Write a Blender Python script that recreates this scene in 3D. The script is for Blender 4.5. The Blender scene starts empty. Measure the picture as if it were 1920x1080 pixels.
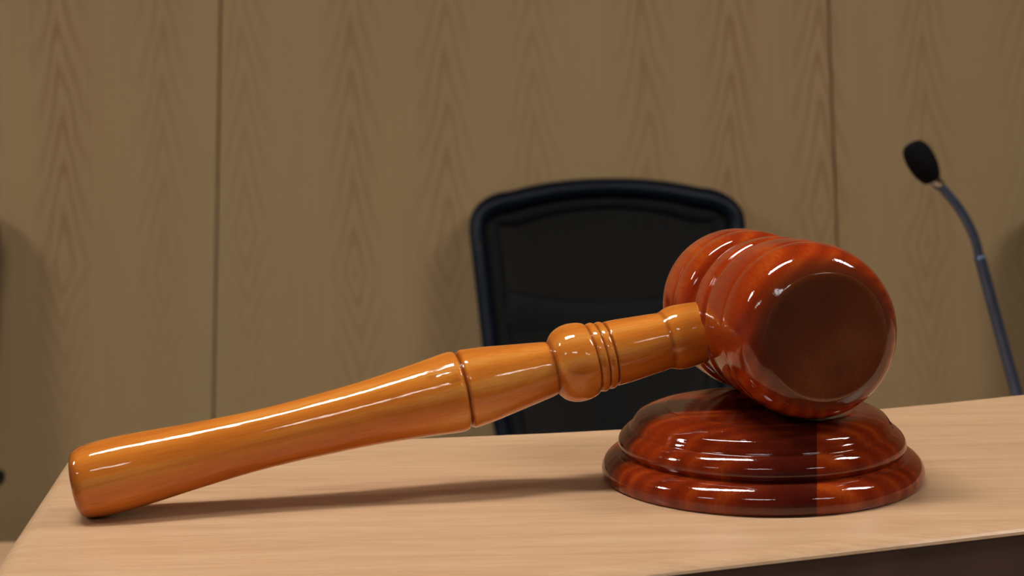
import bpy, bmesh, math, random
from math import sin, cos, pi, radians
from mathutils import Matrix, Vector
random.seed(7)
S = bpy.context.scene
COL = S.collection

# ------------------------------------------------------------------ camera
ZL = 1.10                         # height of the bench ledge above the floor
CAM_H = 0.1255                    # camera above the ledge
F_PX, HOR, ROLL = 3000.0, 150.0, 0.02
cam_d = bpy.data.cameras.new('camera')
cam = bpy.data.objects.new('camera', cam_d); COL.objects.link(cam)
cam_d.sensor_width = 36.0
cam_d.lens = F_PX / 1920.0 * 36.0
px, py = (HOR - 540) * sin(ROLL), (HOR - 540) * cos(ROLL)
cam_d.shift_x = -px / 1920.0
cam_d.shift_y = py / 1920.0
cam_d.clip_start = 0.02
cam_d.dof.use_dof = True
cam_d.dof.focus_distance = 0.485
cam_d.dof.aperture_fstop = 25.0
R = Matrix(((cos(ROLL), sin(ROLL), 0), (0, 0, -1), (-sin(ROLL), cos(ROLL), 0)))
cam.matrix_world = Matrix.Translation((0, 0, ZL + CAM_H)) @ R.to_4x4()
S.camera = cam

# ------------------------------------------------------------------ world and exposure
w = bpy.data.worlds.new('world'); S.world = w; w.use_nodes = True
w.node_tree.nodes['Background'].inputs[0].default_value = (0.55, 0.6, 0.7, 1)
w.node_tree.nodes['Background'].inputs[1].default_value = 0.0
S.view_settings.view_transform = 'Standard'
S.view_settings.look = 'None'
S.view_settings.exposure = 0.0
S.view_settings.gamma = 1.0
S.view_settings.use_curve_mapping = False

LAMP_STRENGTH = 50.0              # emission of the fluorescent diffusers
LAMP_Y = 0.55
LAMPS = [(-0.42, LAMP_Y, 1), (1.58, LAMP_Y, 1), (-2.42, LAMP_Y, 1), (-0.32, -1.60, 2), (1.75, -1.60, 2), (-2.40, -1.60, 2)]
ROW2_STRENGTH = 14.0              # the row of tubes over the public side burns dimmer
CEIL = 2.80

# ------------------------------------------------------------------ node helpers
class NT:
    def __init__(self, name):
        self.m = bpy.data.materials.new(name); self.m.use_nodes = True
        self.t = self.m.node_tree; self.b = self.t.nodes['Principled BSDF']
    def n(self, kind, **kw):
        nd = self.t.nodes.new(kind)
        for k, v in kw.items(): setattr(nd, k, v)
        return nd
    def l(self, a, b): self.t.links.new(a, b)
    def put(self, sock, v):
        if hasattr(v, 'is_linked') or isinstance(v, bpy.types.NodeSocket): self.l(v, sock)
        else: sock.default_value = v
    def math(self, op, a, b=None, clamp=False):
        nd = self.n('ShaderNodeMath', operation=op); nd.use_clamp = clamp
        self.put(nd.inputs[0], a)
        if b is not None: self.put(nd.inputs[1], b)
        return nd.outputs[0]
    def ramp(self, fac, stops):
        nd = self.n('ShaderNodeValToRGB'); e = nd.color_ramp.elements
        while len(e) < len(stops): e.new(0.5)
        for x, (p, c) in zip(e, stops): x.position = p; x.color = (*c, 1)
        self.l(fac, nd.inputs[0]); return nd.outputs[0]
    def mix(self, fac, a, b, mode='MIX'):
        nd = self.n('ShaderNodeMix', data_type='RGBA', blend_type=mode)
        self.put(nd.inputs[0], fac); self.put(nd.inputs[6], a); self.put(nd.inputs[7], b)
        return nd.outputs[2]
    def coords(self, scale=(1, 1, 1), rot=(0, 0, 0), loc=(0, 0, 0)):
        tc = self.n('ShaderNodeTexCoord'); mp = self.n('ShaderNodeMapping')
        mp.inputs['Scale'].default_value = scale; mp.inputs['Rotation'].default_value = rot; mp.inputs['Location'].default_value = loc
        self.l(tc.outputs['Object'], mp.inputs[0]); return mp.outputs[0]
    def noise(self, vec, scale, detail=3, rough=0.5, dist=0.0):
        nd = self.n('ShaderNodeTexNoise'); self.l(vec, nd.inputs['Vector'])
        nd.inputs['Scale'].default_value = scale; nd.inputs['Detail'].default_value = detail
        nd.inputs['Roughness'].default_value = rough; nd.inputs['Distortion'].default_value = dist
        return nd.outputs[0]
    def bump(self, height, strength, dist=0.001):
        nd = self.n('ShaderNodeBump'); self.l(height, nd.inputs['Height'])
        nd.inputs['Strength'].default_value = strength; nd.inputs['Distance'].default_value = dist
        return nd.outputs[0]
    def setp(self, **kw):
        for k, v in kw.items(): self.put(self.b.inputs[k.replace('_', ' ')], v)
        return self.m

def rgb(r, g, b):
    f = lambda c: (c / 255 / 12.92) if c / 255 <= 0.04045 else ((c / 255 + 0.055) / 1.055) ** 2.4
    return (f(r), f(g), f(b))

def plain(name, c, rough=0.5, **kw):
    t = NT(name); v = t.coords()
    nz = t.noise(v, 60, 3)
    col = t.ramp(nz, [(0.3, tuple(x * 0.85 for x in c)), (0.7, tuple(min(1, x * 1.1) for x in c))])
    return t.setp(Base_Color=col, Roughness=rough, **kw)

def varnished(name, dark, mid, light, pith, ring, rot=(0, 0, 0), seam=None, coat=1.0, bands=(), ends=None, chips=None):
    """turned and lacquered wood: growth rings about an off-centre pith, grain along local Z (after rot)"""
    t = NT(name)
    v = t.coords(scale=(1, 1, 0.10), rot=rot, loc=pith)
    wv = t.n('ShaderNodeTexWave', wave_type='RINGS', rings_direction='Z', wave_profile='SIN')
    t.l(v, wv.inputs['Vector']); wv.inputs['Scale'].default_value = ring
    wv.inputs['Distortion'].default_value = 3.5; wv.inputs['Detail'].default_value = 2.5
    wv.inputs['Detail Scale'].default_value = 0.35; wv.inputs['Detail Roughness'].default_value = 0.55
    fine = t.noise(t.coords(scale=(1, 1, 0.03), rot=rot), 1500, 3, 0.6)
    blot = t.noise(t.coords(scale=(1, 1, 0.3), rot=rot), 45, 3, 0.6)
    k = t.math('ADD', t.math('MULTIPLY', wv.outputs['Fac'], 0.19), t.math('MULTIPLY', fine, 0.28))
    k = t.math('ADD', k, t.math('MULTIPLY', blot, 0.58))
    col = t.ramp(k, [(0.22, light), (0.5, mid), (0.85, dark)])
    tz = t.n('ShaderNodeTexCoord'); sz = t.n('ShaderNodeSeparateXYZ'); t.l(tz.outputs['Object'], sz.inputs[0]); Z = sz.outputs[2]
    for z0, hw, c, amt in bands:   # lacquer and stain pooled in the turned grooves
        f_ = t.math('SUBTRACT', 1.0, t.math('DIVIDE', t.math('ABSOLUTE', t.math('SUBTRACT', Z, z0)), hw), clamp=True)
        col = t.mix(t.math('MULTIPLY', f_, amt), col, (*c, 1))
    if ends:                       # end grain drinks more stain; on the head it paints the rounded shoulder's shading
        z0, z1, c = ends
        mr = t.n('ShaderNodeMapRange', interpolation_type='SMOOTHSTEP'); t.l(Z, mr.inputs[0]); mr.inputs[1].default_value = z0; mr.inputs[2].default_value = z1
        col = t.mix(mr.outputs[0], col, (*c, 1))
    dent = None
    if chips:                      # small splits in the lacquered surface, along the grain
        sp_n = t.noise(t.coords(scale=(1, 1, 0.10), loc=(0.3, 0.1, 0.0)), 330, 2, 0.5)
        dent = t.math('MULTIPLY', t.math('SUBTRACT', sp_n, 0.60), 9.0, clamp=True)
        zone = None
        for z0, hw in chips:
            q = t.math('SUBTRACT', 1.0, t.math('DIVIDE', t.math('ABSOLUTE', t.math('SUBTRACT', Z, z0)), hw), clamp=True)
            zone = q if zone is None else t.math('MAXIMUM', zone, q)
        dent = t.math('MULTIPLY', dent, t.math('MULTIPLY', zone, 2.5, clamp=True))
        col = t.mix(t.math('MULTIPLY', dent, 0.6), col, (*rgb(112, 58, 16), 1))
    if seam:                       # two glued staves of the block: the left one darkens into heartwood at the joint
        tc = t.n('ShaderNodeTexCoord'); sp = t.n('ShaderNodeSeparateXYZ'); t.l(tc.outputs['Object'], sp.inputs[0])
        sx, slope, wid = seam
        q = t.math('SUBTRACT', t.math('SUBTRACT', sp.outputs[0], sx), t.math('MULTIPLY', sp.outputs[1], slope))
        q = t.math('ADD', q, 0)
        left = t.math('LESS_THAN', q, 0.0)
        near = t.math('ADD', t.math('DIVIDE', q, wid), t.math('ADD', t.math('MULTIPLY', blot, 0.9), 0.75), clamp=True)
        fac = t.math('MULTIPLY', t.math('MULTIPLY', left, near), 0.9)
        col = t.mix(fac, col, (*rgb(62, 16, 12), 1))
    bn = t.bump(t.math('ADD', t.math('MULTIPLY', fine, 0.5), t.noise(t.coords(scale=(1, 1, 0.4), rot=rot), 260, 2)), 0.06, 0.0006)
    if dent is not None:
        d2 = t.n('ShaderNodeBump', invert=True); t.l(dent, d2.inputs['Height']); d2.inputs['Strength'].default_value = 0.35; d2.inputs['Distance'].default_value = 0.0006
        t.l(bn, d2.inputs['Normal']); bn = d2.outputs[0]
    return t.setp(Base_Color=col, Roughness=0.45, Coat_Weight=coat, Coat_Roughness=0.045, Coat_IOR=1.55, Coat_Normal=bn, Specular_IOR_Level=0.0)

def veneer(name):
    """slip-matched wall veneer: one cathedral figure per leaf"""
    t = NT(name)
    tc = t.n('ShaderNodeTexCoord')
    wob = t.n('ShaderNodeTexNoise'); t.l(tc.outputs['Object'], wob.inputs['Vector']); wob.inputs['Scale'].default_value = 3.0
    sp = t.n('ShaderNodeSeparateXYZ'); t.l(tc.outputs['Object'], sp.inputs[0])
    X, Z = sp.outputs[0], sp.outputs[2]
    LEAF = 0.187
    a = t.math('ADD', t.math('DIVIDE', X, LEAF), 100.5 + 0.875 / LEAF)
    a = t.math('ADD', a, t.math('MULTIPLY', t.math('SUBTRACT', wob.outputs[0], 0.5), 0.25))
    idx = t.math('FLOOR', a)
    rnd = t.n('ShaderNodeTexWhiteNoise', noise_dimensions='1D'); t.l(idx, rnd.inputs['W'])
    u = t.math('MULTIPLY', t.math('SUBTRACT', t.math('SUBTRACT', a, idx), 0.5), LEAF)
    u = t.math('ADD', u, t.math('MULTIPLY', t.math('SUBTRACT', rnd.outputs[0], 0.5), 0.04))
    ua = t.math('SQRT', t.math('ADD', t.math('MULTIPLY', u, u), 0.00006))
    zz = t.math('SUBTRACT', Z, t.math('ADD', ZL - 0.26, t.math('MULTIPLY', rnd.outputs[0], 0.13)))
    up = t.math('MULTIPLY', t.math('ADD', zz, 0.30), 3.0, clamp=True)
    zz = t.math('MAXIMUM', zz, t.math('MULTIPLY', zz, -1.5))
    wob2 = t.n('ShaderNodeTexNoise'); t.l(t.coords(scale=(1, 1, 0.25)), wob2.inputs['Vector']); wob2.inputs['Scale'].default_value = 22.0
    n2 = t.math('MULTIPLY', t.math('SUBTRACT', wob2.outputs[0], 0.5), 0.10)
    flank = t.math('MULTIPLY', t.math('SUBTRACT', 1.0, t.math('EXPONENT', t.math('MULTIPLY', ua, -26.0))), 0.34)
    F = t.math('ADD', t.math('ADD', zz, flank), n2)
    ph = t.math('FRACT', t.math('DIVIDE', F, 0.098))
    line = t.math('SUBTRACT', 1.0, t.math('MULTIPLY', t.math('ABSOLUTE', t.math('SUBTRACT', ph, 0.55)), 2.6), clamp=True)
    core = t.math('SUBTRACT', 1.0, t.math('DIVIDE', ua, 0.060), clamp=True)
    line = t.math('MULTIPLY', t.math('MULTIPLY', line, t.math('POWER', core, 0.7)), t.math('ADD', t.math('MULTIPLY', up, 0.6), 0.4))
    grain = t.noise(t.coords(scale=(1, 1, 0.012)), 160, 4, 0.65)
    broad = t.noise(t.coords(scale=(1, 1, 0.15)), 7, 2)
    k = t.math('ADD', t.math('MULTIPLY', line, 0.40), t.math('MULTIPLY', grain, 0.40))
    k = t.math('ADD', k, t.math('MULTIPLY', broad, 0.25))
    col = t.ramp(k, [(0.12, rgb(230, 193, 143)), (0.5, rgb(208, 168, 121)), (0.95, rgb(168, 122, 80))])
    drift = t.noise(t.coords(scale=(1, 1, 0.3), loc=(3.1, 0, 0)), 2.2, 2)
    col = t.mix(t.math('MULTIPLY', t.math('SUBTRACT', drift, 0.42), 2.4, clamp=True), col, (*rgb(212, 181, 134), 1))
    return t.setp(Base_Color=col, Roughness=0.42, Specular_IOR_Level=0.35)

def laminate(name, ang):
    t = NT(name)
    fine = t.noise(t.coords(scale=(0.05, 1, 1), rot=(0, 0, -ang)), 900, 3, 0.6)
    mid = t.noise(t.coords(scale=(0.05, 1, 1), rot=(0, 0, -ang)), 170, 3, 0.6, 0.4)
    k = t.math('ADD', t.math('MULTIPLY', fine, 0.5), t.math('MULTIPLY', mid, 0.5))
    col = t.ramp(k, [(0.3, rgb(190, 148, 112)), (0.5, rgb(203, 163, 126)), (0.7, rgb(213, 175, 138))])
    return t.setp(Base_Color=col, Roughness=0.27, Specular_IOR_Level=0.4)

# ------------------------------------------------------------------ mesh helpers
def obj(name, bm, mat, parent=None, smooth=False):
    me = bpy.data.meshes.new(name)
    bmesh.ops.recalc_face_normals(bm, faces=bm.faces)
    bm.to_mesh(me); bm.free()
    if smooth:
        for p in me.polygons: p.use_smooth = True
    if mat: me.materials.append(mat)
    o = bpy.data.objects.new(name, me); COL.objects.link(o)
    if parent: o.parent = parent
    return o

def tag(o, label=None, cat=None, group=None, kind=None):
    for k, v in (('label', label), ('category', cat), ('group', group), ('kind', kind)):
        if v: o[k] = v
    return o

def empty(name, loc=(0, 0, 0), rz=0.0):
    o = bpy.data.objects.new(name, None); COL.objects.link(o)
    o.empty_display_size = 0.05
    o.location = loc; o.rotation_euler = (0, 0, rz)
    return o

def box(bm, x0, x1, y0, y1, z0, z1, bev=0.0, seg=2):
    r = bmesh.ops.create_cube(bm, size=1)
    for v in r['verts']:
        v.co = Vector((x0 + (v.co.x + .5) * (x1 - x0), y0 + (v.co.y + .5) * (y1 - y0), z0 + (v.co.z + .5) * (z1 - z0)))
    if bev:
        es = list({e for v in r['verts'] for e in v.link_edges})
        bmesh.ops.bevel(bm, geom=es, offset=bev, segments=seg, affect='EDGES', profile=0.6)
    return bm

def spline(pts, k):
    """centripetal-ish Catmull-Rom through pts, k samples per span"""
    P = [Vector(p) for p in pts]; out = []
    for i in range(len(P) - 1):
        p0 = P[i - 1] if i else P[i]; p1, p2 = P[i], P[i + 1]; p3 = P[i + 2] if i + 2 < len(P) else P[i + 1]
        d = (p2 - p1).length
        m1 = (p2 - p0) * (d / max((p2 - p1).length + (p1 - p0).length, 1e-9)) if i else (p2 - p1)
        m2 = (p3 - p1) * (d / max((p3 - p2).length + (p2 - p1).length, 1e-9)) if i + 2 < len(P) else (p2 - p1)
        for j in range(k):
            s = j / k; s2, s3 = s * s, s * s * s
            out.append(p1 * (2 * s3 - 3 * s2 + 1) + m1 * (s3 - 2 * s2 + s) + p2 * (-2 * s3 + 3 * s2) + m2 * (s3 - s2))
    out.append(P[-1]); return out

def lathe(prof, n=112, k=4, caps=(False, False)):
    """prof: (radius, z) pairs turned about local Z"""
    pr = spline([(r, z, 0) for r, z in prof], k) if k > 1 else [Vector((r, z, 0)) for r, z in prof]
    bm = bmesh.new(); rings = []
    for p in pr:
        r = max(p.x, 0)
        if r < 1e-6: rings.append([bm.verts.new((0, 0, p.y))])
        else: rings.append([bm.verts.new((r * cos(2 * pi * i / n), r * sin(2 * pi * i / n), p.y)) for i in range(n)])
    for A, B in zip(rings, rings[1:]):
        for i in range(n):
            j = (i + 1) % n
            if len(A) == 1 and len(B) == 1: continue
            if len(A) == 1: bm.faces.new((A[0], B[j], B[i]))
            elif len(B) == 1: bm.faces.new((A[i], A[j], B[0]))
            else: bm.faces.new((A[i], A[j], B[j], B[i]))
    for f_, R_ in zip(caps, (rings[0], rings[-1])):
        if f_ and len(R_) > 1: bm.faces.new(R_)
    return bm

def tube(bm, path, rad, n=14, flat=1.0, cap=True):
    """tube along a path; rad may be a list; flat squashes the section along its second axis"""
    P = [Vector(p) for p in path]; rings = []
    ref = Vector((0, 1, 0))
    for i, p in enumerate(P):
        d = (P[min(i + 1, len(P) - 1)] - P[max(i - 1, 0)]).normalized()
        u = ref - d * ref.dot(d)
        if u.length < 1e-3: u = Vector((1, 0, 0)) - d * d.x
        u.normalize(); v = d.cross(u)
        r = rad[i] if isinstance(rad, (list, tuple)) else rad
        rings.append([bm.verts.new(p + u * (r * flat * cos(2 * pi * k / n)) + v * (r * sin(2 * pi * k / n))) for k in range(n)])
    for A, B in zip(rings, rings[1:]):
        for k in range(n): bm.faces.new((A[k], A[(k + 1) % n], B[(k + 1) % n], B[k]))
    if cap:
        bm.faces.new(rings[0]); bm.faces.new(rings[-1])
    return bm

# ------------------------------------------------------------------ materials
M = {}
M['veneer'] = veneer('wall_veneer')
M['backing'] = plain('dark_backing', rgb(104, 72, 40), 0.8)
YAW = radians(16.75)
M['laminate'] = laminate('beech_laminate', YAW)
M['edge'] = plain('brown_edge', rgb(128, 94, 78), 0.6)
M['panel'] = plain('brown_panel', rgb(128, 94, 78), 0.55)
RED = rgb(128, 48, 14)
M['handle'] = varnished('amber_varnished_wood', rgb(172, 86, 28), rgb(216, 128, 46), rgb(236, 170, 86), (0.013, 0.016, 0.0), 42,
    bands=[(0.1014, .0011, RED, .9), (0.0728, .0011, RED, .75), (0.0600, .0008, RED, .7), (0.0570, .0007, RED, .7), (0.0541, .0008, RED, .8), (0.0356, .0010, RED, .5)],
    ends=(.2155, .2210, rgb(140, 58, 16)), chips=[(.2095, .010), (.1075, .006)])
M['head'] = varnished('red_varnished_wood', rgb(108, 27, 9), rgb(160, 54, 16), rgb(196, 92, 28), (0.018, 0.022, 0.0), 70, ends=(.0412, .0459, rgb(98, 42, 21)))  # end fade puts the shoulder's shading toward the face into the colour
M['face'] = varnished('dark_end_grain', rgb(92, 38, 19), rgb(120, 58, 29), rgb(150, 84, 42), (0.2, 0.2, 0.0), 8)
M['block'] = varnished('block_varnished_wood', rgb(90, 22, 8), rgb(134, 44, 13), rgb(178, 80, 25), (0.0, 0.02, 0.0), 60, rot=(0, radians(90), 0), seam=(0.0189, 0.22, 0.030))
M['black_plastic'] = plain('black_plastic', (0.005, 0.010, 0.022), 0.42, Specular_IOR_Level=0.3)
M['black_pad'] = plain('black_padding', (0.007, 0.007, 0.008), 0.8)
M['foam'] = plain('foam', (0.005, 0.005, 0.006), 0.95, Specular_IOR_Level=0.1)
M['gooseneck'] = plain('dark_metal', (0.10, 0.14, 0.25), 0.3, Metallic=0.8)
M['steel'] = plain('bright_metal', (0.45, 0.47, 0.5), 0.25, Metallic=1.0)
M['ceiling'] = plain('ceiling_white', (0.12, 0.12, 0.12), 0.9)
M['paint'] = plain('wall_paint', (0.30, 0.29, 0.27), 0.9)
M['carpet'] = plain('carpet', (0.09, 0.08, 0.075), 0.95)
M['lampframe'] = plain('lamp_frame', (0.7, 0.7, 0.7), 0.5)
t = NT('lamp_diffuser')
t.setp(Base_Color=(0.9, 0.9, 0.9, 1), Emission_Color=(1.0, 0.965, 0.90, 1), Emission_Strength=LAMP_STRENGTH)
M['lamp'] = t.m
t = NT('lamp_diffuser_dim')
t.setp(Base_Color=(0.9, 0.9, 0.9, 1), Emission_Color=(1.0, 0.97, 0.95, 1), Emission_Strength=ROW2_STRENGTH)
M['lamp2'] = t.m
t = NT('chair_mesh')
wv = t.n('ShaderNodeTexWave'); wv.inputs['Scale'].default_value = 160; t.l(t.coords(), wv.inputs['Vector'])
al = t.math('ADD', t.math('MULTIPLY', wv.outputs['Fac'], 0.08), 0.90)
t.setp(Base_Color=(0.008, 0.008, 0.008, 1), Roughness=0.85, Alpha=al)
M['mesh'] = t.m

# ------------------------------------------------------------------ room shell
WALL_Y = 3.10
X0, X1, YF = -4.2, 4.2, -3.2
def struct(name, bm, m, **k):
    return tag(obj(name, bm, m, **k), kind='structure')
struct('floor', box(bmesh.new(), X0, X1, YF, WALL_Y + 0.05, -0.05, 0), M['carpet'])
struct('ceiling', box(bmesh.new(), X0, X1, YF, WALL_Y + 0.05, CEIL, CEIL + 0.05), M['ceiling'])
struct('wall_left', box(bmesh.new(), X0 - 0.1, X0, YF, WALL_Y + 0.05, 0, CEIL), M['paint'])
struct('wall_right', box(bmesh.new(), X1, X1 + 0.1, YF, WALL_Y + 0.05, 0, CEIL), M['paint'])
struct('wall_front', box(bmesh.new(), X0, X1, YF - 0.1, YF, 0, CEIL), M['paint'])
wb = struct('wall_back', box(bmesh.new(), X0, X1, WALL_Y + 0.016, WALL_Y + 0.10, 0, CEIL), M['backing'])
# veneered panels with open joints; the joints lean a little, as they do in the photograph
def joint(xa, za, xb, zb):                                   # line through two points -> x(z)
    k = (xb - xa) / (zb - za); return lambda z: xa + (z - za) * k
j1 = joint(-0.5530, ZL + 0.2916, -0.5835, ZL - 0.5139)
j2 = joint(0.6233, ZL + 0.2681, 0.6321, ZL - 0.1971)
W = 1.22
joints = [lambda z: X0, lambda z: j1(z) - 2 * W, lambda z: j1(z) - W, j1, j2, lambda z: j2(z) + W, lambda z: j2(z) + 2 * W, lambda z: X1]
G = 0.0018
for a, b in zip(joints, joints[1:]):
    bm = bmesh.new()
    vs = []
    for y in (WALL_Y, WALL_Y + 0.016):
        vs.append([bm.verts.new((x, y, z)) for x, z in ((a(0) + G, 0.004), (b(0) - G, 0.004), (b(CEIL) - G, CEIL - 0.004), (a(CEIL) + G, CEIL - 0.004))])
    bm.faces.new(vs[0]); bm.faces.new(vs[1])
    for i in range(4): bm.faces.new((vs[0][i], vs[0][(i + 1) % 4], vs[1][(i + 1) % 4], vs[1][i]))
    front = [e for e in bm.edges if all(abs(v.co.y - WALL_Y) < 1e-6 for v in e.verts)]
    bmesh.ops.bevel(bm, geom=front, offset=0.0012, segments=1, affect='EDGES')
    obj('wall_panel', bm, M['veneer'], wb)

# ceiling lights (outside the frame; they light the room and show as the highlights on the varnish)
POS = ['above the bench', 'to the right of the bench', 'to the left of the bench', 'in front of the bench', 'in front of the bench at right', 'in front of the bench at left']
for (lx, ly, row), where in zip(LAMPS, POS):
    e = empty('ceiling_light', (lx, ly, CEIL))
    tag(e, 'long white fluorescent ceiling light ' + where, 'ceiling light', 'fluorescent lights on the ceiling')
    bm = bmesh.new()
    for (a, b, c, d) in ((-0.41, 0.41, -0.15, -0.10), (-0.41, 0.41, 0.10, 0.15), (-0.41, -0.38, -0.10, 0.10), (0.38, 0.41, -0.10, 0.10)):
        box(bm, a, b, c, d, -0.06, 0)
    obj('lamp_frame', bm, M['lampframe'], e)
    obj('diffuser', box(bmesh.new(), -0.38, 0.38, -0.10, 0.10, -0.05, -0.01), M['lamp'] if row == 1 else M['lamp2'], e)

# ------------------------------------------------------------------ judge's bench
bench = empty('judge_bench', (0, 0.48, 0))
tag(bench, 'pale beech-topped judge bench with raised ledge under the gavel', 'bench')
def bobj(name, bm, m, **k):
    for v in bm.verts: v.co -= bench.location
    return obj(name, bm, m, bench, **k)
# outline of the ledge, counter-clockwise from its front left corner (metres from the camera's foot)
fd = Vector((cos(YAW), sin(YAW)))
f1 = Vector((0.0163, 0.4039))
def front(x): return f1 + fd * ((x - f1.x) / fd.x)
back = [(-0.1550, 0.5622), (-0.11, 0.5632), (-0.06, 0.5655), (-0.019, 0.5691), (0.0124, 0.5723), (0.0391, 0.5761), (0.085, 0.5865), (0.1331, 0.6008), (0.1623, 0.6102), (0.1974, 0.6231)]
while back[-1][0] < 1.5: back.append((back[-1][0] + 0.12, back[-1][1] + 0.12 * 0.36))
FLx = joint(-0.1533, 0.5486, -0.1393, 0.4309)
y = 0.4
for _ in range(60):
    x = FLx(y); y = front(x).y
FL = Vector((x, y))
outline = [FL, front(0.3), front(back[-1][0] + 0.03)] + [Vector(p) for p in reversed(back)]
def slab(pts, z0, z1, bev, seg=3):
    bm = bmesh.new()
    b = [bm.verts.new((p[0], p[1], z0)) for p in pts]; tp = [bm.verts.new((p[0], p[1], z1)) for p in pts]
    bm.faces.new(b); bm.faces.new(tp)
    for i in range(len(pts)):
        j = (i + 1) % len(pts); bm.faces.new((b[i], b[j], tp[j], tp[i]))
    if bev:
        es = [e for e in bm.edges if all(abs(v.co.z - z1) < 1e-6 for v in e.verts)]
        bmesh.ops.bevel(bm, geom=es, offset=bev, segments=seg, affect='EDGES', profile=0.5)
    return bm
def inset(pts, d):
    out = []; n = len(pts)
    for i in range(n):
        p0, p1, p2 = Vector(pts[i - 1]), Vector(pts[i]), Vector(pts[(i + 1) % n])
        a = (p1 - p0).normalized(); b = (p2 - p1).normalized()
        na, nb = Vector((-a.y, a.x)), Vector((-b.y, b.x))
        m = (na + nb).normalized(); out.append(p1 + m * (d / max(m.dot(na), 0.3)))
    return out
def rings(levels):                                            # (inset, z) from the underside up
    bm = bmesh.new(); L_ = [[bm.verts.new((p.x, p.y, z)) for p in inset(outline, d)] for d, z in levels]
    bm.faces.new(L_[0]); bm.faces.new(L_[-1])
    for A, B in zip(L_, L_[1:]):
        for i in range(len(A)):
            j = (i + 1) % len(A); bm.faces.new((A[i], A[j], B[j], B[i]))
    return bm
bobj('ledge', rings([(0.0006, ZL - 0.0030), (0.0001, ZL - 0.0026), (0.0004, ZL - 0.0019), (0.0012, ZL - 0.0013), (0.0022, ZL - 0.0008), (0.0036, ZL - 0.0003), (0.0052, ZL)]), M['laminate'])
core = inset(outline, 0.0008)
bobj('ledge_edging', slab(core, ZL - 0.040, ZL - 0.0030, 0), M['edge'])
und = inset(outline, 0.012)
bobj('carcass', slab(und, 0.0, ZL - 0.040, 0), M['panel'])
# working surface behind and below the ledge
DZ = ZL - 0.27
dt = [(-0.9, 0.62), (-0.17, 0.62), (0.06, 0.60), (1.5, 1.115), (1.5, 1.76), (0.30, 1.46), (-0.9, 1.365)]
desk = empty('desk', (0.2, 1.0, 0))
tag(desk, 'pale beech worktop below and behind the raised ledge, carrying the microphone', 'desk')
def dobj(name, bm, m):
    for v in bm.verts: v.co -= desk.location
    return obj(name, bm, m, desk)
dobj('desktop', slab([Vector(p) for p in dt], DZ - 0.03, DZ, 0.002), M['laminate'])
dobj('end_panel', box(bmesh.new(), -0.88, -0.85, 0.66, 1.33, 0.0, DZ - 0.03), M['panel'])
dobj('end_panel', box(bmesh.new(), 1.44, 1.47, 1.12, 1.70, 0.0, DZ - 0.03), M['panel'])

# ------------------------------------------------------------------ sounding block
BX, BY = 0.0771, 0.5027
blk = empty('sound_block', (BX, BY, ZL))
tag(blk, 'round stepped red-brown varnished sounding block under the gavel head', 'sound block')
flange = [(0.0, 0.0), (0.044, 0.0), (0.0490, 0.0), (0.0497, 0.0008), (0.0500, 0.0024), (0.0498, 0.0038), (0.0490, 0.0056), (0.0476, 0.0070), (0.0460, 0.0079), (0.0444, 0.0082), (0.0437, 0.0086)]
dome = [(0.0437, 0.0086), (0.0441, 0.0092), (0.0446, 0.0102), (0.0446, 0.0113), (0.0442, 0.0125), (0.0433, 0.0138), (0.0420, 0.0149), (0.0411, 0.0153), (0.0408, 0.0159), (0.0404, 0.0166), (0.0400, 0.0171), (0.0397, 0.0176), (0.0394, 0.0181), (0.0386, 0.0190), (0.0365, 0.0201), (0.0340, 0.0210), (0.0315, 0.0215), (0.0303, 0.0217), (0.0298, 0.0219), (0.0292, 0.0220), (0.0283, 0.0220), (0.0240, 0.0220), (0.0150, 0.0220), (0.0, 0.0220)]
o1 = obj('plinth', lathe(flange, 160, 3), M['block'], blk, smooth=True)
o2 = obj('dome', lathe(dome, 160, 4), M['block'], blk, smooth=True)

# ------------------------------------------------------------------ gavel
C = Vector((0.0822, 0.5115, ZL + 0.0485)); CH = C + Vector((0, 0, 0.0003)); PH, TAU = 0.203, 0.1795
gavel = empty('gavel', (C.x, C.y, ZL + 0.0221))
tag(gavel, 'varnished wooden gavel with amber handle and red-brown barrel head resting on the block', 'gavel')
a_head = Vector((sin(0.205), -cos(0.205), 0.008))                       # towards the near striking face
d_han = Vector((-cos(PH) * cos(TAU), -sin(PH) * cos(TAU), -sin(TAU)))
def frame(z, org):
    z = z.normalized(); x = Vector((0, 0, 1)) - z * z.z; x.normalize(); y = z.cross(x)
    m = Matrix((x, y, z)).transposed().to_4x4(); m.translation = org - gavel.location; return m
head_prof = [(-.0436, .0175), (-.0428, .0198), (-.0410, .0219), (-.0380, .0237), (-.0340, .0250), (-.0290, .0256), (-.0245, .0257), (-.0225, .0256), (-.0217, .0252), (-.0209, .0256),
             (-.0180, .0259), (-.0145, .0258), (-.0118, .0252), (-.0101, .0239), (-.0086, .0218), (-.0073, .0206), (-.0061, .0213), (-.0046, .0236), (-.0025, .0248), (.0010, .0254),
             (.0050, .0257), (.0080, .0257), (.0090, .0254), (.0100, .0257), (.0125, .0262), (.0165, .0266), (.0210, .0268), (.0250, .0268), (.0268, .0267), (.0278, .0265),
             (.0290, .0267), (.0320, .0268), (.0350, .0264), (.0380, .0255), (.0405, .0241), (.0424, .0222), (.0436, .0204), (.0442, .0194)]
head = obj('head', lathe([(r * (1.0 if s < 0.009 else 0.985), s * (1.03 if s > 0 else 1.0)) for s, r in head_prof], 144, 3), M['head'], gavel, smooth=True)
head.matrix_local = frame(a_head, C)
fr = 0.0191
obj('striking_face', lathe([(fr, .0455), (fr - .0006, .0458), (fr - .002, .0461), (fr * 0.6, .0463), (0, .0463)], 96, 3), M['face'], head, smooth=True)
obj('striking_face', lathe([(0, -.0436), (.0100, -.0436), (.0175, -.0436)], 96, 1), M['face'], head, smooth=True)

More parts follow.
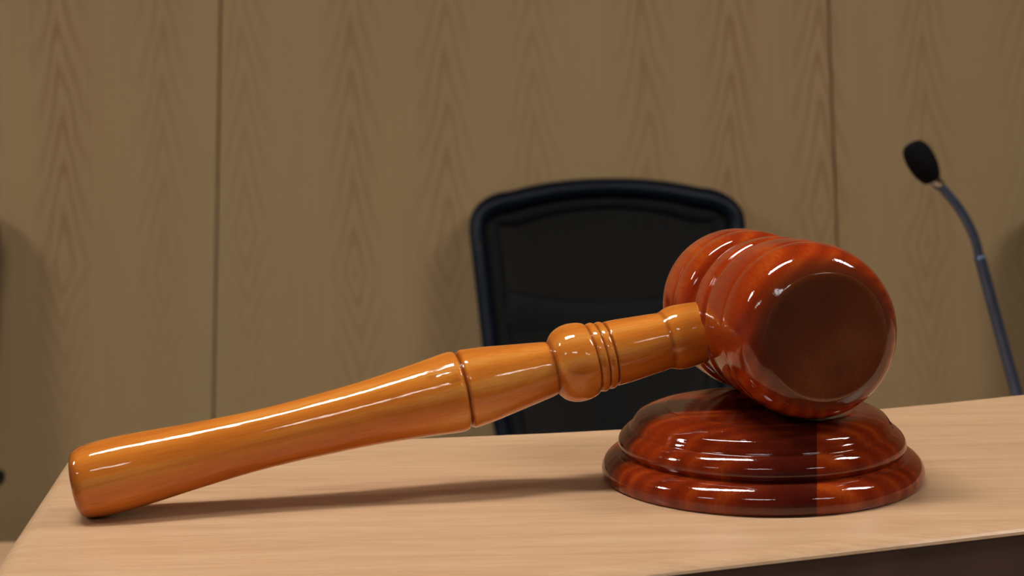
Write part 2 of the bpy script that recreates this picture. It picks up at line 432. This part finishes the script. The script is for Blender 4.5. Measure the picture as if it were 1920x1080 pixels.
# the handle pieces share one local frame: Z runs from the head to the butt
grip = [(.0113, .1050), (.0121, .1056), (.01245, .1068), (.0124, .109), (.0119, .1135), (.0113, .119), (.0106, .1265), (.0098, .137), (.0093, .149), (.0090, .160), (.0090, .170), (.0093, .179),
        (.0098, .189), (.0104, .198), (.0109, .206), (.0111, .212), (.0110, .217), (.0106, .2205), (.0098, .2228), (.0085, .2239), (.0065, .2245), (.003, .2247), (0, .2247)]
def hs(p): return [(r * 0.985, z * 0.968 + max(0, z - 0.110) * 0.0205) for r, z in p]
handle = obj('handle', lathe(hs(grip), 112, 4), M['handle'], gavel, smooth=True)
handle.matrix_local = frame(d_han, CH)
def hpart(name, prof): return obj(name, lathe(hs(prof), 112, 4), M['handle'], handle, smooth=True)
hpart('neck', [(.0081, .0752), (.0085, .0760), (.0093, .081), (.0104, .0885), (.0116, .0965), (.0121, .1015), (.0122, .1033), (.0119, .1042), (.0113, .1050)])
hpart('knob', [(.0103, .0620), (.0113, .0625), (.0119, .0640), (.0123, .0662), (.0123, .0685), (.0118, .0708), (.0108, .0728), (.0095, .0741), (.0085, .0748), (.0081, .0752)])
hpart('bead', [(.0101, .0589), (.0107, .0592), (.0110, .0598), (.0110, .0605), (.0108, .0613), (.0103, .0620)])
hpart('bead', [(.0097, .0560), (.0103, .0563), (.01065, .0569), (.0107, .0575), (.0106, .0582), (.0104, .0586), (.0101, .0589)])
hpart('shank', [(.0090, .0375), (.0092, .0392), (.0095, .0430), (.0099, .0480), (.0102, .0525), (.01025, .0548), (.0102, .0554), (.0097, .0560)])
hpart('collar', [(.0094, .0215), (.0097, .0245), (.0100, .0275), (.0102, .0305), (.0102, .0325), (.0100, .0342), (.0095, .0357), (.0091, .0368), (.0090, .0375)])

# ------------------------------------------------------------------ gooseneck microphone
def pix(x, y, d):                                            # real point at distance d seen at a photo pixel (used for measured positions)
    u, v = x - 960, y - 540
    u, v = u * cos(ROLL) - v * sin(ROLL) + 960, u * sin(ROLL) + v * cos(ROLL) + 540
    return Vector(((u - 960) * d / F_PX, d, ZL + CAM_H - (v - HOR) * d / F_PX))
MD = 1.40
mic = empty('gooseneck_microphone', (0.475, MD, DZ))
tag(mic, 'black gooseneck microphone with foam tip standing behind the bench ledge at right', 'microphone')
def mobj(name, bm, m, **k):
    for v in bm.verts: v.co -= mic.location
    return obj(name, bm, m, mic, **k)
low = [(0.475, MD, DZ + 0.02), (0.472, MD, DZ + 0.05), pix(1932, 830, MD), pix(1906, 735, MD), pix(1866, 590, MD), pix(1842, 500, MD), pix(1836, 480, MD)]
up = [pix(1837, 484, MD), pix(1830, 455, MD), pix(1818, 425, MD), pix(1800, 393, MD), pix(1777, 364, MD), pix(1757, 343, MD)]
ls = spline(low, 5)
mobj('stem', tube(bmesh.new(), ls, 0.0050, 18), M['gooseneck'], smooth=True)
us = spline(up, 6)
mobj('flexible_neck', tube(bmesh.new(), us, 0.0040, 18), M['gooseneck'], smooth=True)
cs = [pix(1764, 350, MD), pix(1752, 337, MD), pix(1741, 322, MD)]
mobj('capsule', tube(bmesh.new(), cs, 0.0050, 18), M['steel'], smooth=True)
c0 = pix(1728.5, 304, MD); ax = (pix(1709, 268, MD) - pix(1747, 336, MD)).normalized()
L = 0.0195
wp = [(0.0035, -L), (0.0070, -L * .95), (0.0098, -L * .72), (0.0118, -L * .40), (0.0127, 0.0), (0.0126, L * .3), (0.0117, L * .6), (0.0095, L * .83), (0.006, L * .96), (0.0, L)]
bm = lathe(wp, 40, 3)
zf = ax; xf = Vector((0, 1, 0)); yf = zf.cross(xf).normalized(); xf = yf.cross(zf)
m4 = Matrix((xf, yf, zf)).transposed().to_4x4(); m4.translation = c0
bm.transform(m4)
mobj('windscreen', bm, M['foam'], smooth=True)
bm = lathe([(0.0, 0.0), (0.055, 0.0), (0.058, 0.003), (0.056, 0.012), (0.04, 0.02), (0.012, 0.026), (0.0, 0.027)], 48, 2)
bm.transform(Matrix.Translation((0.475, MD, DZ)))
mobj('base', bm, M['black_plastic'], smooth=True)

# ------------------------------------------------------------------ office chairs
def make_chair(label, group):
    """mesh-backed swivel chair facing -Y; origin on the floor under the seat column"""
    ch = empty('office_chair'); tag(ch, label, 'chair', group)
    top = ZL - 0.066
    BYD = 0.36                                               # top edge of the back behind the column
    def by(z): return BYD - (top - z) * 0.26 - 0.03 * max(0, (top - z) - 0.25)   # recline
    half = lambda z: 0.2585 - max(0, (top - 0.065 - z)) * 0.10 - max(0, top - 0.30 - z) ** 2 * 0.25
    # closed outline of the frame centreline, drawn inwards of the outer edge
    def outl(d):
        zb = 0.44 + d; hz = top - 0.085
        r = 0.052 - d * 0.5
        P = []
        for i in range(9):                                   # bottom edge
            P.append((-0.13 + 0.26 * i / 8, zb))
        P += [(0.165, zb + 0.012), (half(zb + 0.05) - d, zb + 0.05)]
        for i in range(1, 9):
            z = zb + 0.05 + (hz - zb - 0.05) * i / 8; P.append((half(z) - d, z))
        xr = half(hz) - d
        cr = 0.075 - d * 0.7                                 # rounded upper corners
        def toph(x): return top - d - 0.042 * (abs(x) / xr) ** 2.2
        xc = xr - cr
        zc = hz + 0.006
        zt = toph(xc)
        arc = [(xc + cr * cos(t_), zc + (zt - zc) * sin(t_)) for t_ in [pi / 2 * k_ / 7 for k_ in range(1, 8)]]
        P += [(x, z) for x, z in arc]
        P += [(xc * (1 - 2 * i / 12), toph(xc * (1 - 2 * i / 12))) for i in range(1, 12)]
        P += [(-x, z) for x, z in reversed(arc)]
        for i in range(8, 0, -1):
            z = zb + 0.05 + (hz - zb - 0.05) * i / 8; P.append((-(half(z) - d), z))
        P += [(-(half(zb + 0.05) - d), zb + 0.05), (-0.165, zb + 0.012)]
        return P
    def bow(x): return -0.035 * (x / 0.25) ** 2               # the back curves round the sitter
    def loop(d0, d1, y0, y1, z_in=0):                         # a ring of rectangular section between two insets
        bm = bmesh.new(); A, B = outl(d0), outl(d1); n = len(A); rows = []
        for prof, yy in ((A, y1), (A, y0), (B, y0), (B, y1)):
            rows.append([bm.verts.new((x, by(z) + bow(x) + yy, z)) for x, z in prof])
        for i in range(4):
            for k in range(n): bm.faces.new((rows[i][k], rows[i][(k + 1) % n], rows[(i + 1) % 4][(k + 1) % n], rows[(i + 1) % 4][k]))
        bmesh.ops.bevel(bm, geom=[e for e in bm.edges if any(abs(len(f.verts)) == 4 for f in e.link_faces) and e.calc_face_angle(0) > 0.9], offset=0.008, segments=3, affect='EDGES')
        return bm
    obj('back_frame', loop(0.0, 0.028, -0.022, 0.022), M['black_plastic'], ch, smooth=True)
    obj('inner_border', loop(0.026, 0.055, -0.006, 0.010), M['black_pad'], ch, smooth=True)
    bm = bmesh.new(); zb, zt = 0.48, top - 0.042; grid = []
    NX, NZ = 16, 24
    for i in range(NZ + 1):
        z = zb + (zt - zb) * i / NZ; row = []
        for k in range(NX + 1):
            q = 2 * k / NX - 1
            zc = min(z, top - 0.042 - 0.044 * abs(q) ** 2.2)
            x = q * (half(zc) - 0.046)
            row.append(bm.verts.new((x, by(zc) + bow(x), zc)))
        grid.append(row)
    for i in range(NZ):
        for k in range(NX): bm.faces.new((grid[i][k], grid[i][k + 1], grid[i + 1][k + 1], grid[i + 1][k]))
    bmesh.ops.remove_doubles(bm, verts=bm.verts, dist=0.0004)
    obj('mesh_back', bm, M['mesh'], ch, smooth=True)
    bm = bmesh.new()                                          # lumbar pad behind the mesh
    lp = []
    for i in range(13):
        x = -0.20 + 0.40 * i / 12
        lp.append((x, by(0.74) + bow(x) + 0.018, 0.755 + 0.03 * (abs(x) / 0.2) ** 2))
    for x, y_, z in lp: pass
    tube(bm, lp, [0.055] * 13, 12, 0.25)
    obj('lumbar_pad', bm, M['black_pad'], ch, smooth=True)
    bm = tube(bmesh.new(), spline([(0, by(0.62) + 0.03, 0.66), (0, by(0.55) + 0.035, 0.52), (0, 0.12, 0.42), (0, 0.02, 0.40)], 5), 0.028, 12, 0.6)
    obj('back_spine', bm, M['black_plastic'], ch, smooth=True)
    obj('seat', box(bmesh.new(), -0.245, 0.245, -0.27, 0.20, 0.43, 0.51, 0.035, 4), M['black_pad'], ch, smooth=True)
    for s in (-1, 1):
        ar = bmesh.new()
        tube(ar, spline([(s * 0.20, -0.02, 0.42), (s * 0.27, -0.01, 0.43), (s * 0.285, 0.0, 0.47), (s * 0.285, 0.0, 0.537)], 4), 0.017, 10, 1.2)
        arm = obj('armrest', ar, M['black_plastic'], ch, smooth=True)
        pd = box(bmesh.new(), s * 0.285 - 0.04, s * 0.285 + 0.04, -0.13, 0.12, 0.535, 0.562, 0.012, 3)
        obj('arm_pad', pd, M['black_pad'], arm, smooth=True)
    bm = lathe([(0.0, 0.10), (0.028, 0.10), (0.028, 0.26), (0.021, 0.262), (0.021, 0.39), (0.075, 0.40), (0.08, 0.43), (0.0, 0.43)], 24, 1)
    obj('column', bm, M['black_plastic'], ch, smooth=False)
    for k in range(5):
        an = 2 * pi * k / 5 + 0.3
        lg = obj('leg', tube(bmesh.new(), [(0.02 * cos(an), 0.02 * sin(an), 0.115), (0.30 * cos(an), 0.30 * sin(an), 0.082)], [0.024, 0.015], 10), M['black_plastic'], ch, smooth=True)
        cb = lathe([(0.0, -0.022), (0.020, -0.022), (0.027, -0.016), (0.027, 0.016), (0.020, 0.022), (0.0, 0.022)], 18, 1)
        cb.transform(Matrix.Translation((0.30 * cos(an), 0.30 * sin(an), 0.027)) @ Matrix.Rotation(an + pi / 2, 4, 'Z') @ Matrix.Rotation(pi / 2, 4, 'Y'))
        obj('caster', cb, M['black_plastic'], lg, smooth=True)
    return ch
def copy_tree(o, parent=None):
    c = o.copy(); COL.objects.link(c)
    if parent: c.parent = parent
    for k in list(o.children): copy_tree(k, c)
    return c
GR = 'office chairs behind the bench'
c1 = make_chair('black mesh-backed office chair directly behind the gavel', GR)
c1.location = (0.179, 2.69, 0)
c2 = copy_tree(c1); c2.location = (-1.219, 2.69, 0); c2['label'] = 'black office chair at the left edge of the picture, mostly cut off'
c3 = copy_tree(c1); c3.location = (1.226, 2.63, 0); c3['label'] = 'black office chair to the right of the microphone, against the veneered wall'
